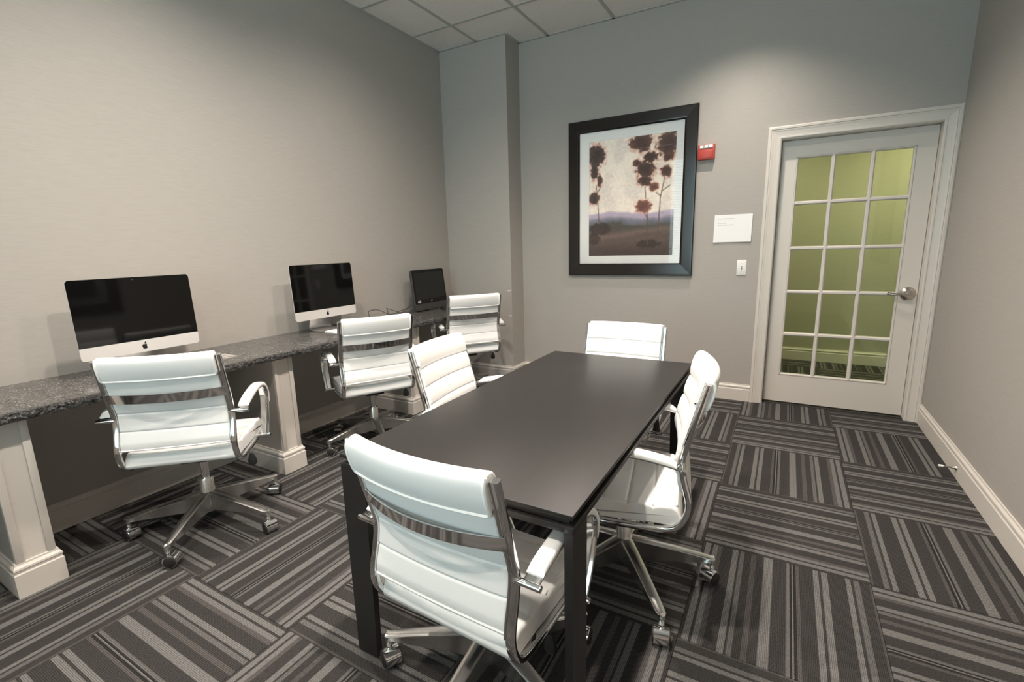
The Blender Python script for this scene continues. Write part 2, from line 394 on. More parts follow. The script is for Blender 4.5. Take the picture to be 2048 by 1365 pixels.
# ------------------------------------------------------------------ door
d1 = empty('door_1', (0, 0, 0)); struct(d1, 'white french door with fifteen glass panes and lever handle')
JD = 0.125
q = MB(); q.box(DX0-0.02, DX0, 0, JD, 0, DH+0.02).box(DX1, DX1+0.02, 0, JD, 0, DH+0.02).box(DX0, DX1, 0, JD, DH, DH+0.02)
q.box(DX0, DX0+0.012, 0.115, JD, 0, DH).box(DX1-0.012, DX1, 0.115, JD, 0, DH).box(DX0, DX1, 0.115, JD, DH-0.012, DH)
q.obj('jamb', M['white_trim'], d1, smooth=False)
CP = [(0.0, 0.0), (0.0, 0.011), (0.006, 0.015), (0.014, 0.0155), (0.016, 0.012), (0.03, 0.0135), (0.05, 0.017), (0.062, 0.021), (0.066, 0.018), (0.070, 0.0235), (0.082, 0.024), (0.09, 0.019), (0.09, 0.0)]
def casing(name, pts):
    """pts: list of (x,z) inner corner, outward diag"""
    rs = []
    for (x, z), (ox, oz) in pts: rs.append([(x+ox*d, -h, z+oz*d) for d, h in CP])
    MB().rings(rs).obj(name, M['white_trim'], d1, smooth=False)
e = 0.004
casing('casing_side', [((DX0-e, 0.0), (-1, 0)), ((DX0-e, DH+e), (-1, 1))])
casing('casing_head', [((DX0-e, DH+e), (-1, 1)), ((DX1+e*0, DH+e), (1, 1))])
casing('casing_side', [((DX1, DH+e), (1, 1)), ((DX1, 0.0), (1, 0))])
# slab
SX0, SX1, SY0, SY1 = DX0+0.003, DX1-0.003, 0.072, 0.112
GX0, GX1, GZ0, GZ1 = 3.068, 3.778, 0.240, 1.940
for nm, b in (('stile', (SX0, GX0, SY0, SY1, 0.012, DH-0.003)), ('stile', (GX1, SX1, SY0, SY1, 0.012, DH-0.003)),
              ('bottom_rail', (GX0, GX1, SY0, SY1, 0.012, GZ0)), ('top_rail', (GX0, GX1, SY0, SY1, GZ1, DH-0.003))):
    box(nm, b, M['door_paint'], d1)
pw, ph = (GX1-GX0)/3, (GZ1-GZ0)/5
MS = [(-0.014, 0.003), (-0.009, -0.003), (-0.006, -0.006), (0.006, -0.006), (0.009, -0.003), (0.014, 0.003), (0.014, 0.030), (-0.014, 0.030)]
for i in (1, 2):
    x = GX0+pw*i; MB().rings([[(x+a, SY0+0.004+b, z) for a, b in MS] for z in (GZ0, GZ1)]).obj('muntin', M['door_paint'], d1, smooth=False)
for j in range(1, 5):
    z = GZ0+ph*j
    for i in range(3):
        MB().rings([[(x, SY0+0.0045+b, z+a) for a, b in MS] for x in (GX0+pw*i+0.006*(i > 0), GX0+pw*(i+1)-0.006*(i < 2))]).obj('muntin', M['door_paint'], d1, smooth=False)
# bead round the glazed field
q = MB()
for (xa, za, xb, zb, nx, nz) in ((GX0, GZ0, GX1, GZ0, 0, 1), (GX1, GZ1, GX0, GZ1, 0, -1)):
    q.rings([[(x, SY0+0.004, za), (x, SY0-0.003, za+nz*0.002), (x, SY0-0.003, za+nz*0.008), (x, SY0+0.006, za+nz*0.014), (x, SY0+0.03, za+nz*0.014), (x, SY0+0.03, za)] for x in (xa, xb)])
for (xa, nx) in ((GX0, 1), (GX1, -1)):
    q.rings([[(xa, SY0+0.004, z), (xa+nx*0.002, SY0-0.003, z), (xa+nx*0.008, SY0-0.003, z), (xa+nx*0.014, SY0+0.006, z), (xa+nx*0.014, SY0+0.03, z), (xa, SY0+0.03, z)] for z in (GZ0, GZ1)])
q.obj('glazing_bead', M['door_paint'], d1, smooth=False)
pq = MB(); pq.box(-pw/2+0.004, pw/2-0.004, -0.002, 0.002, -ph/2+0.004, ph/2-0.004); pane0 = pq.obj('pane', M['pane'], d1, smooth=False); fst = True
for i in range(3):
    for j in range(5):
        o = pane0 if fst else pane0.copy()
        if not fst: COL.objects.link(o); o.parent = d1
        fst = False; o.location = (GX0+pw*(i+.5), SY0+0.02, GZ0+ph*(j+.5))
# lever handle
hx, hz = 3.832, 0.925
q = MB(); q.lathe([(0.001, -0.018), (0.026, -0.018), (0.034, -0.012), (0.040, -0.010), (0.046, -0.007), (0.049, 0.0), (0.001, 0.0)], (hx, SY0, hz), 'y', 32); hd = q.obj('handle_rose', M['nickel'], d1)
q = MB(); q.lathe([(0.001, -0.052), (0.010, -0.052), (0.012, -0.048), (0.012, -0.014), (0.001, -0.014)], (hx, SY0, hz), 'y', 20)
path = catmull([(hx+0.008, SY0-0.048, hz), (hx-0.03, SY0-0.050, hz-0.001), (hx-0.075, SY0-0.047, hz-0.002), (hx-0.105, SY0-0.040, hz-0.001), (hx-0.118, SY0-0.030, hz)], 5)
q.sweep(path, rrect(0.020, 0.010, 0.0045, 3), ref=None); q.obj('lever', M['nickel'], hd)
# dark strip standing in for the shadow under the door
box('door_shadow_strip', (DX0, DX1, 0.03, 0.12, 0.0, 0.004), M['table_leg'], d1)

# corridor behind the door
struct(box('wall_corridor', (HX0, HX1, HY, HY+0.1, 0, 2.75), M['hallwall']))
struct(baseboard('baseboard_corridor', (HX0, HY), (HX1, HY), (0, -1)))
struct(box('wall_corridor_west', (HX0-0.1, HX0, WT, HY+0.1, 0, 2.75), M['hallwall']))
struct(box('wall_corridor_east', (HX1, HX1+0.1, WT, HY+0.1, 0, 2.75), M['hallwall']))
hb = MB(); hb.box(W+WT, HX1, 0.05, WT, 0, 2.75); struct(hb.obj('wall_corridor_south', M['hallwall'], smooth=False))
struct(box('ceiling_corridor', (HX0-0.1, HX1+0.1, WT, HY+0.1, 2.70, 2.80), M['ceiling_tile']))
downlight(4.15, 1.05, HALL_LAMP, 2.70, (1.0, 0.96, 0.60), 'round recessed downlight in the corridor behind the door', 165)
downlight(2.75, 1.05, HALL_LAMP*0.6, 2.70, (1.0, 0.96, 0.66), 'added fill downlight in the corridor beyond the light switch', 165)  # second corridor lamp, added to even out the light on the wall

# door stop on the right baseboard
ds = empty('door_stop', (W-0.016, -0.965, 0.058)); tag(ds, 'metal rod door stop with white rubber tip on the baseboard', 'door stop')
q = MB(); q.lathe([(0.001, 0), (0.013, 0), (0.012, -0.004), (0.007, -0.012), (0.0042, -0.022), (0.0036, -0.06), (0.001, -0.06)], axis='x', seg=16); q.obj('rod', M['nickel'], ds)
q = MB(); q.lathe([(0.001, -0.056), (0.0062, -0.056), (0.0068, -0.062), (0.0068, -0.074), (0.005, -0.079), (0.001, -0.080)], axis='x', seg=16); q.obj('rubber_tip', M['white_plastic'], ds)

# rear window with blind (behind the camera, seen in the picture glass)
wn = empty('window_1', (0, YR, 0)); struct(wn, 'wide rear window with white venetian blind')
x0, x1, z0, z1 = WIN
q = MB()
for b in ((x0, x0+0.05, -0.10, -0.04, z0, z1), (x1-0.05, x1, -0.10, -0.04, z0, z1), (x0, x1, -0.10, -0.04, z0, z0+0.05), (x0, x1, -0.10, -0.04, z1-0.05, z1), ((x0+x1)/2-0.03, (x0+x1)/2+0.03, -0.10, -0.04, z0, z1)): q.box(*b)
q.obj('window_frame', M['white_trim'], wn, smooth=False)
for a, b in ((x0+0.05, (x0+x1)/2-0.03), ((x0+x1)/2+0.03, x1-0.05)): box('pane', (a, b, -0.072, -0.068, z0+0.05, z1-0.05), M['win_glass'], wn)
sl = None; nsl = 44
for k in range(nsl):
    z = z0+0.02+(z1-z0-0.07)*k/(nsl-1)
    if sl is None:
        q = MB(); q.rings([[(x, -0.026, 0.0), (x, 0.0, 0.002), (x, 0.026, 0.0), (x, 0.026, -0.0012), (x, 0.0, 0.0008), (x, -0.026, -0.0012)] for x in (x0+0.01, x1-0.01)])
        sl = q.obj('blind_slat', M['blind'], wn, smooth=False); o = sl
    else: o = sl.copy(); COL.objects.link(o); o.parent = wn
    o.location = (0, -0.005, z); o.rotation_euler = (radians(14), 0, 0)
box('blind_rail', (x0+0.005, x1-0.005, -0.03, 0.02, z1-0.04, z1), M['blind'], wn)

# ------------------------------------------------------------------ counter and piers
CZ, CD, CT = 0.765, 0.575, 0.038
q = MB(); ny = 520; ya, yb = YR, -CC
rows = []
for k in range(ny+1):
    y = ya+(yb-ya)*k/ny; j = lambda s: random.uniform(-s, s)
    rows.append([(0.001, y, CZ-CT), (0.001, y, CZ), (CD-0.014, y, CZ), (CD+j(.004), y, CZ-0.003+j(.001)), (CD+0.002+j(.007), y, CZ-0.011+j(.002)), (CD+0.002+j(.007), y, CZ-0.020+j(.002)), (CD+j(.007), y, CZ-0.029+j(.002)), (CD-0.004+j(.004), y, CZ-CT)])
q.rings(rows)
for i in range(len(q.f)):
    if len(q.f[i]) == 4 and q.f[i][0] % 8 in (2, 3, 4, 5, 6): q.mi[i] = 1
co = q.obj('stone_counter', [M['granite'], M['granite_edge']], None, autosm=12); tag(co, 'long grey granite counter with rough chiselled front edge along the wall', 'counter')
PX, PWD = 0.487, 0.122
def pier(y, label):
    t = empty('counter_pier', (0, y, 0)); tag(t, label, 'support', 'piers carrying the granite counter')
    h = PWD/2
    box('pier_body', (0.001, PX-0.012, -h, h, 0, CZ-CT-0.001), M['wall'], t)
    box('front_panel', (PX-0.012, PX, -h, h, 0, CZ-CT-0.001), M['white_trim'], t)
    for s in (-1, 1):
        a, b = sorted((s*h, s*(h-0.026))); box('edge_strip', (PX, PX+0.006, a, b, 0.142, CZ-CT-0.001), M['white_trim'], t, 0.0015)
    rs = []
    for (px, py, dx, dy) in ((0.017, -h, 0, -1), (PX, -h, 1, -1), (PX, h, 1, 1), (0.017, h, 0, 1)):
        rs.append([(px+dx*d, py+dy*d, z) for d, z in BB])
    MB().rings(rs).obj('skirting', M['white_trim'], t, smooth=False)
pier(-3.770, 'white-fronted counter pier on the window side of the computer with the silver keyboard')
pier(-2.588, 'white-fronted counter pier between the two silver computers')
pier(-1.420, 'white-fronted counter pier between the silver computer and the black computer')
pier(-4.950, 'white-fronted counter pier nearest the rear window wall')

# wall outlet with plug and cord
ot = empty('wall_outlet', (0.0, -2.70, 0.485)); tag(ot, 'white duplex wall outlet under the granite counter', 'outlet')
q = MB(); q.rbox(0, 0.006, -0.037, 0.037, -0.06, 0.06, 0.002); q.obj('cover_plate', M['white_plastic'], ot)
for s in (-1, 1):
    q = MB(); q.rbox(0.005, 0.008, -0.016, 0.016, s*0.024-0.014, s*0.024+0.014, 0.0012); rc = q.obj('receptacle', M['white_plastic'], ot)
    for dy in (-0.006, 0.006): box('slot', (0.0078, 0.0084, dy-0.001, dy+0.001, s*0.024-0.003, s*0.024+0.006), M['logo'], rc)
pc = empty('power_cord', (0.0, -2.70, 0.509)); tag(pc, 'white power cord plugged into the outlet under the counter', 'cord')
q = MB(); q.rbox(0.009, 0.034, -0.016, 0.016, -0.012, 0.014, 0.004); q.obj('plug', M['cord_white'], pc)
q = MB(); q.tube(catmull([(0.034, 0, 0), (0.055, 0.015, 0.008), (0.052, 0.03, -0.05), (0.035, 0.03, -0.20), (0.03, -0.01, -0.34), (0.06, -0.10, -0.385), (0.05, -0.24, -0.33), (0.02, -0.30, -0.15), (0.012, -0.30, 0.19)], 8), 0.003); q.obj('cable', M['cord_white'], pc)

# ------------------------------------------------------------------ computers
def apple_outline(s):
    pts = [(0,.36),(.10,.40),(.22,.42),(.34,.37),(.40,.30),(.31,.20),(.28,.06),(.32,-.08),(.43,-.16),(.38,-.30),(.29,-.43),(.20,-.50),(.10,-.48),(0,-.45),(-.10,-.48),(-.20,-.50),(-.30,-.43),(-.39,-.28),(-.44,-.10),(-.44,.10),(-.40,.26),(-.30,.38),(-.18,.42),(-.08,.40)]
    return [(x*s, y*s) for x, y in pts]
def imac(name, x, yc, zb, label, tilt=0):
    t = empty(name, (x, yc, CZ)); tag(t, label, 'computer')
    hw, h, ch = 0.264, 0.382, 0.062; zb = zb-CZ
    # back shell: rounded outline, bulging to the rear
    out = [(a, b+h/2+zb) for a, b in rrect(2*hw, h, 0.016, 4)]
    rs = []
    for xx, k in ((0.0, 1), (-0.006, 1), (-0.012, 0.985), (-0.025, 0.86), (-0.036, 0.6), (-0.040, 0.3)):
        rs.append([(xx, -a*k, (b-zb-h/2)*k+zb+h/2) for a, b in out])
    MB().rings(rs).obj('shell', M['imac_alu'], t)
    # screen glass and chin in one outline each
    def face(nm, z0, z1, r, m, top, depth=0.0025):
        o = []
        if top: o = [(-hw, z0), (hw, z0)] + [(hw-r+r*cos(a), z1-r+r*sin(a)) for a in [radians(90*k/4) for k in range(5)]] + [(-hw+r+r*cos(a), z1-r+r*sin(a)) for a in [radians(90+90*k/4) for k in range(5)]]
        else: o = [(-hw, z1)] + [(-hw+r+r*cos(a), z0+r+r*sin(a)) for a in [radians(180+90*k/4) for k in range(5)]] + [(hw-r+r*cos(a), z0+r+r*sin(a)) for a in [radians(270+90*k/4) for k in range(5)]] + [(hw, z1)]
        return MB().rings([[(0.0, -a, b) for a, b in o], [(depth, -a, b) for a, b in o]]).obj(nm, m, t, smooth=False)
    face('screen', zb+ch, zb+h, 0.015, M['screen'], True)
    cn = face('chin', zb, zb+ch, 0.015, M['imac_alu'], False)
    lo = MB(); o = apple_outline(0.026); cz = zb+ch/2-0.002
    lo.rings([[(d, a, b+cz) for a, b in o] for d in (0.0024, 0.0034)])
    lf = [(0.0035*cos(a)*1.0, 0.006*sin(a)) for a in [2*pi*k/10 for k in range(10)]]
    lo.rings([[(d, a*cos(.6)+b*sin(.6)+0.0035, -a*sin(.6)+b*cos(.6)+cz+0.0175) for a, b in lf] for d in (0.0024, 0.0034)])
    lo.obj('logo', M['logo'], cn, smooth=False)
    q = MB(); q.lathe([(0.0001, 0), (0.003, 0), (0.003, 0.0006), (0.0001, 0.0006)], (0.0025, 0, zb+h-0.012), 'x', 12); q.obj('camera_lens', M['dark_grey'], t)
    for c_ in t.children: c_.matrix_local = Matrix.Translation((0, 0, zb+h/2)) @ Matrix.Rotation(radians(-2.5), 4, 'Y') @ Matrix.Translation((0, 0, -zb-h/2))
    # curved one-piece stand
    path = catmull([(0.052, 0, 0.0045), (0.01, 0, 0.0045), (-0.06, 0, 0.006), (-0.088, 0, 0.022), (-0.078, 0, 0.07), (-0.052, 0, 0.15), (-0.034, 0, 0.20)], 6)
    MB().sweep(path, rrect(0.19, 0.007, 0.003, 2), ref=(0, 1, 0)).obj('stand', M['stand_alu'], t)
    return t
imac('desktop_computer', 0.20, -3.152, 0.845, 'silver all-in-one computer with black screen near the open end of the counter')
imac('desktop_computer', 0.175, -1.98, 0.860, 'silver all-in-one computer with black screen in the middle of the counter')
# black all-in-one
bx_ = empty('black_computer', (0.185, -0.785, CZ)); tag(bx_, 'dark grey all-in-one computer with stickers at the column end of the counter', 'computer')
hw, h = 0.231, 0.372; til = radians(6)
def lean(p): return Vector((p[0]*cos(til)-p[2]*sin(til), p[1], p[2]*cos(til)+p[0]*sin(til)+0.009))
out = [(a, b+h/2) for a, b in rrect(2*hw, h, 0.022, 4)]
MB().rings([[lean((xx, a*k, (b-h/2)*k+h/2)) for a, b in out] for xx, k in ((0.0, 0.992), (-0.004, 1), (-0.022, 1), (-0.04, 0.93), (-0.052, 0.7))]).obj('shell', M['dark_grey'], bx_)
def slab(nm, m, a0, a1, b0, b1, d0, d1, r, par):
    o = [(a+(a0+a1)/2, b+(b0+b1)/2) for a, b in rrect(a1-a0, b1-b0, r, 3)]
    return MB().rings([[lean((d, a, b)) for a, b in o] for d in (d0, d1)]).obj(nm, m, par, smooth=False)
bz = slab('bezel', M['screen'], -hw+0.004, hw-0.004, 0.062, h-0.004, -0.001, 0.0025, 0.016, bx_)
slab('display', M['matte_screen'], -hw+0.024, hw-0.024, 0.10, h-0.028, 0.002, 0.0029, 0.002, bx_)
slab('sticker', M['sticker'], -hw+0.036, -hw+0.050, 0.070, 0.092, 0.0024, 0.0032, 0.001, bz)
slab('sticker', M['sticker2'], -hw+0.054, -hw+0.076, 0.070, 0.094, 0.0024, 0.0032, 0.001, bz)
q = MB(); q.lathe([(0.0001, 0.0024), (0.0085, 0.0024), (0.0085, 0.0032), (0.0001, 0.0032)], axis='x', seg=20); q.v = [tuple(lean((a, b, c+0.081))) for a, b, c in q.v]; lg = q.obj('logo_disc', M['sticker2'], bz)
tcv = bpy.data.curves.new('hp', 'FONT'); tcv.body = 'hp'; tcv.size = 0.013; tcv.align_x = 'CENTER'; tcv.align_y = 'CENTER'; tcv.shear = 0.2; tcv.extrude = 0.0002
to = bpy.data.objects.new('tmp', tcv); COL.objects.link(to); dg = bpy.context.evaluated_depsgraph_get(); me = bpy.data.meshes.new_from_object(to.evaluated_get(dg)); bpy.data.objects.remove(to)
lt = bpy.data.objects.new('lettering', me); me.materials.clear(); me.materials.append(M['logo']); COL.objects.link(lt); lt.parent = bz
lt.matrix_local = Matrix.Translation(lean((0.0036, 0, 0.082))) @ Matrix.Rotation(til*-1, 4, 'Y') @ Matrix(((0, 0, 1, 0), (1, 0, 0, 0), (0, 1, 0, 0), (0, 0, 0, 1)))
path = catmull([(-0.07, 0, 0.16), (-0.10, 0, 0.08), (-0.125, 0, 0.012), (-0.10, 0, 0.0085)], 5)
MB().sweep(path, rrect(0.16, 0.012, 0.004, 2), ref=(0, 1, 0)).obj('rear_foot', M['dark_grey'], bx_)

# keyboards
def keyboard(name, x, y, rz, sx, sy, body, keym, label, kr=0.5, th=0.009, tiltdeg=3.0):
    t = empty(name, (x, y, CZ+0.0005), rz); tag(t, label, 'keyboard')
    q = MB(); q.rings([[(-sx/2, b, 0), (sx/2, b, 0), (sx/2, b, th*0.6), (-sx/2, b, th)] for b in (-sy/2, sy/2)]); kb = q.obj('keyboard_body', body, t, smooth=False)
    nr, nc = 6, 14; kw, kd = sy*0.95/nc, sx*0.93/nr; k0 = MB(); k0.rbox(-kd*0.42, kd*0.42, -kw*0.42, kw*0.42, 0, 0.0025, 0.0008, 1); k0 = k0.obj('key', keym, t); f = True
    for r in range(nr):
        for c in range(nc):
            if r == 0 and 4 <= c <= 7: continue
            o = k0 if f else k0.copy()
            if not f: COL.objects.link(o); o.parent = t
            f = False
            xx = sx/2*0.93-(r+.5)*kd; o.location = (xx, -sy*0.475+(c+.5)*kw, th*0.8-th*0.4*(xx/sx)+0.0002)
            o.rotation_euler = (0, math.atan(th*0.4/sx), 0)
    if True:
        q = MB(); q.rbox(sx/2*0.93-kd*0.92, sx/2*0.93-kd*0.08, -sy*0.475+4*kw+0.001, -sy*0.475+8*kw-0.001, 0, 0.0025, 0.0008, 1); o = q.obj('space_bar', keym, t); o.location = (0, 0, th*0.63)
    return t
keyboard('keyboard', 0.385, -3.03, radians(2), 0.125, 0.43, M['silver'], M['silver'], 'flat silver keyboard on the counter behind a white chair back')
keyboard('keyboard', 0.315, -1.86, radians(-3), 0.122, 0.43, M['white_plastic'], M['key_white'], 'slim white keyboard on the counter before the middle computer')
keyboard('keyboard', 0.40, -0.58, radians(-38), 0.15, 0.43, M['black_plastic'], M['black_plastic'], 'black keyboard lying at an angle in front of the dark computer', th=0.022)

# cables by the black computer
cb = empty('computer_cable', (0.1, -1.12, CZ+0.009)); tag(cb, 'tangled black cable loops on the counter beside the dark computer', 'cable')
q = MB(); q.tube(catmull([(0.04, 0.088, 0.05), (0.02, 0.03, 0.02), (0.03, -0.06, 0.001), (0.00, -0.16, 0.012), (-0.05, -0.24, 0.055), (-0.06, -0.33, 0.05), (0.00, -0.36, 0.0), (0.08, -0.30, 0.0), (0.03, -0.20, 0.03), (-0.04, -0.14, 0.055), (-0.05, -0.09, 0.04), (0.02, -0.02, 0.002), (0.06, 0.05, 0.0), (0.06, 0.085, 0.0)], 7), 0.0026, 6); q.obj('cable_loop', M['black_plastic'], cb)
q = MB(); q.tube(catmull([(0.03, 0.09, 0.06), (0.01, 0.05, 0.03), (-0.02, -0.02, 0.012), (0.02, -0.12, 0.001), (0.05, -0.22, 0.0), (0.02, -0.34, 0.0), (-0.03, -0.36, 0.01), (-0.04, -0.28, 0.001), (0.06, -0.15, 0.0), (0.14, -0.04, 0.0), (0.20, 0.02, 0.0)], 7), 0.0026, 6); q.obj('cable_loop', M['black_plastic'], cb)
cb2 = MB(); cb2.tube(catmull([(0.10, -1.27, CZ-CT-0.004), (0.11, -1.26, 0.62), (0.08, -1.24, 0.5), (0.02, -1.24, 0.35), (0.022, -1.22, 0.16), (0.05, -1.2, 0.006)], 6), 0.003, 6); o = cb2.obj('hanging_cable', M['black_plastic'], None); tag(o, 'thin black cable hanging below the counter beside a pier', 'cable')

# ------------------------------------------------------------------ table
TX0, TX1, TY0, TY1, TZ = 1.8887, 2.6699, -3.3745, -1.7589, 0.7096
tb = empty('conference_table', ((TX0+TX1)/2, (TY0+TY1)/2, 0)); tag(tb, 'dark espresso rectangular conference table with slab legs', 'table')
a, b = (TX1-TX0)/2, (TY1-TY0)/2
q = MB(); q.rbox(-a, a, -b, b, TZ-0.012, TZ, 0.0015); q.obj('tabletop', M['table'], tb)
q = MB(); q.box(-a+0.014, a-0.014, -b+0.014, b-0.014, TZ-0.030, TZ-0.012); q.obj('recess_board', M['table_leg'], tb, smooth=False)
zt = TZ-0.030
for s in (-1, 1):
    box('side_rail', (*sorted((s*a, s*(a-0.022))), -b, b, zt-0.018, zt), M['table_leg'], tb, 0.001)
    box('end_rail', (-a+0.022, a-0.022, *sorted((s*b, s*(b-0.022))), zt-0.018, zt), M['table_leg'], tb, 0.001)
def leg(x0, x1, y0, y1, tx, ty):
    q = MB(); q.rings([[(x0+tx[0], y0+ty[0], 0), (x1+tx[1], y0+ty[0], 0), (x1+tx[1], y1+ty[1], 0), (x0+tx[0], y1+ty[1], 0)], [(x0, y0, zt-0.018), (x1, y0, zt-0.018), (x1, y1, zt-0.018), (x0, y1, zt-0.018)]]); q.obj('leg', M['table_leg'], tb, smooth=False)
leg(-a, -a+0.10, -b, -b+0.022, (0, -0.014), (0, 0)); leg(a-0.10, a, b-0.022, b, (0.014, 0), (0, 0))
leg(a-0.022, a, -b, -b+0.092, (0, 0), (0, 0)); leg(-a, -a+0.022, b-0.092, b, (0, 0), (0, 0))

# ------------------------------------------------------------------ office chair
RAIL = [(-0.268, 0.884), (-0.2455, 0.80), (-0.2215, 0.71), (-0.201, 0.635), (-0.1985, 0.60), (-0.208, 0.545), (-0.2235, 0.482), (-0.222, 0.434), (-0.198, 0.386), (-0.155, 0.366), (-0.08, 0.3620), (0.06, 0.3630), (0.16, 0.369), (0.205, 0.378)]
railp = catmull([(0, y, z) for y, z in RAIL], 6)
def rail_y(z):
    p = [(q.z, q.y) for q in railp if q.y < -0.19 or q.z > 0.46]; p = [c for c in p if c[0] > 0.445]
    p.sort(); 
    if z <= p[0][0]: return p[0][1]
    for (z0, y0), (z1, y1) in zip(p, p[1:]):
        if z0 <= z <= z1: return y0+(y1-y0)*(z-z0)/max(z1-z0, 1e-6)
    (z0, y0), (z1, y1) = p[-3], p[-1]; return y1+(y1-y0)/(z1-z0)*(z-z1)
def bow(hw, amt):
    def f(p): return Vector((p.x, p.y-(0.004+(amt-0.004)*max(0, min(1, (p.z-0.46)/0.42)))*(1-min(1, (p.x/hw)**2)), p.z))
    return f
def puff(s, n, sharp=0.5): 
    f = (s*n) % 1.0; return (abs(sin(pi*f)))**sharp
def make_chair():
    t = empty('office_chair'); up = []
    HWP = 0.215
    # backrest: ribbed sling
    zb, zt_ = 0.475, 0.880; n = 100; fr = []; bk = []
    for k in range(n+1):
        s = k/n; z = zb+(zt_-zb)*s; yr = rail_y(z)
        e_ = min(1, min(s, 1-s)*14)**0.5
        fr.append((yr+0.004+(0.012+0.008*puff(s, 5, 0.4))*e_, z)); bk.append((yr-0.003-(0.002+0.0055*puff(s, 5, 0.13))*e_, z))
    bo = cushion(fr + bk[::-1], HWP, 0.006, 14, bow(HWP, 0.030)).obj('backrest', M['leather'], t, autosm=60); up.append(bo)
    q = MB(); q.tube([bow(HWP, 0.030)(Vector((-HWP+2*HWP*k/16, rail_y(zb)-0.005, zb))) for k in range(17)], 0.004, 6); q.obj('piping', M['leather'], bo)
    # head roll folded over the top
    N2 = Vector((0, 0.965, 0.262)); T2 = Vector((0, -0.262, 0.965)); top = Vector((0, rail_y(0.885), 0.885))
    prof = [(0.020, -0.085), (0.026, -0.06), (0.027, -0.03), (0.024, -0.006), (0.016, 0.008), (0.004, 0.014), (-0.009, 0.013), (-0.018, 0.005), (-0.0235, -0.010), (-0.026, -0.035), (-0.0255, -0.060), (-0.023, -0.081), (-0.0195, -0.088), (-0.014, -0.089), (-0.010, -0.084), (-0.006, -0.078), (0.0, -0.076), (0.012, -0.080)]
    pr = [((top+N2*a+T2*b).y, (top+N2*a+T2*b).z) for a, b in prof]
    pr2 = [(v.y, v.z) for v in catmull([(0, *c) for c in pr] + [(0, *pr[0])], 3)][:-1]
    hr = cushion(pr2, 0.2165, 0.007, 14, bow(0.2165, 0.030)).obj('head_roll', M['leather'], t, autosm=70); up.append(hr)
    q = MB(); pp = []
    pa = top+N2*-0.0205+T2*-0.088; pbk = [top+N2*c+T2*d for c, d in ((-0.012, 0.011), (-0.0225, -0.008), (-0.026, -0.035), (-0.0255, -0.060), (-0.023, -0.080))]
    line = [Vector((-0.2145, v.y, v.z)) for v in pbk] + [Vector((x, pa.y, pa.z)) for x in [-0.205+0.41*k/16 for k in range(17)]] + [Vector((0.2145, v.y, v.z)) for v in pbk[::-1]]
    q.tube([bow(0.2165, 0.030)(v) for v in catmull(line, 3)], 0.0055, 8); q.obj('piping', M['leather'], hr)
    # seat pad
    pts = []; y0, y1, zs, zc = -0.203, 0.240, 0.378, 0.437; n = 80
    for k in range(n+1):
        s = k/n; y = y0+(y1-y0)*s; e_ = min(1, s*16, (1-s)*7)**0.5
        fall = 0.030*max(0, (s-0.80)/0.20)**2; rise = 0.004*max(0, (0.2-s)/0.2)
        pts.append((y, zc-0.022+fall*-1+rise+(0.020+0.009*puff(s, 5, 0.3))*e_))
    bot = [(y1+0.004, zs+0.004), (y1-0.02, zs-0.010), (0.1, zs-0.008), (0, zs-0.006), (-0.12, zs-0.002), (y0+0.02, zs-0.004), (y0-0.006, zs+0.006), (y0-0.009, zs+0.022)]
    so = cushion(pts + bot, 0.224, 0.010, 14).obj('seat', M['leather'], t, autosm=60); up.append(so)
    q = MB()
    ex = 0.2135; q.tube([Vector((x, y, 0.4405 if y < 0.17 else 0.4405-0.03*((y-0.155)/0.085)**2)) for x, y in [(-ex, 0.20), (-ex, 0.1), (-ex, 0), (-ex, -0.1), (-ex+0.004, -0.177), (-ex+0.02, -0.193), (0, -0.195), (ex-0.02, -0.193), (ex-0.004, -0.177), (ex, -0.1), (ex, 0), (ex, 0.1), (ex, 0.20)]], 0.0028, 6); q.obj('piping', M['leather'], so)
    # chrome side rails
    for s in (-1, 1):
        q = MB(); q.sweep([(s*0.229, p.y, p.z) for p in railp], rrect(0.024, 0.019, 0.006, 3), ref=(1, 0, 0)); ro = q.obj('side_rail', M['chrome'], t); up.append(ro)
        q = MB(); q.sweep([(s*0.2185, p.y-0.001, p.z) for p in railp if p.z > 0.46], rrect(0.005, 0.024, 0.002, 2), ref=(1, 0, 0)); q.obj('rail_lip', M['chrome'], ro)
    # curved chrome band behind the back
    q = MB(); rs = []
    for k in range(25):
        x = -0.228+0.456*k/24; d = 0.046*(1-(x/0.228)**2)
        rs.append([(x, rail_y(z)-0.006-d-o_, z) for z, o_ in ((0.690, 0.0), (0.731, 0.0), (0.731, 0.004), (0.690, 0.004))])
    q.rings(rs); up.append(q.obj('back_band', M['chrome'], t))
    # arms
    AP = [(-0.200, 0.612), (-0.15, 0.624), (-0.08, 0.637), (0.0, 0.645), (0.06, 0.643), (0.110, 0.626), (0.137, 0.594), (0.142, 0.560), (0.128, 0.500), (0.103, 0.440), (0.072, 0.388)]
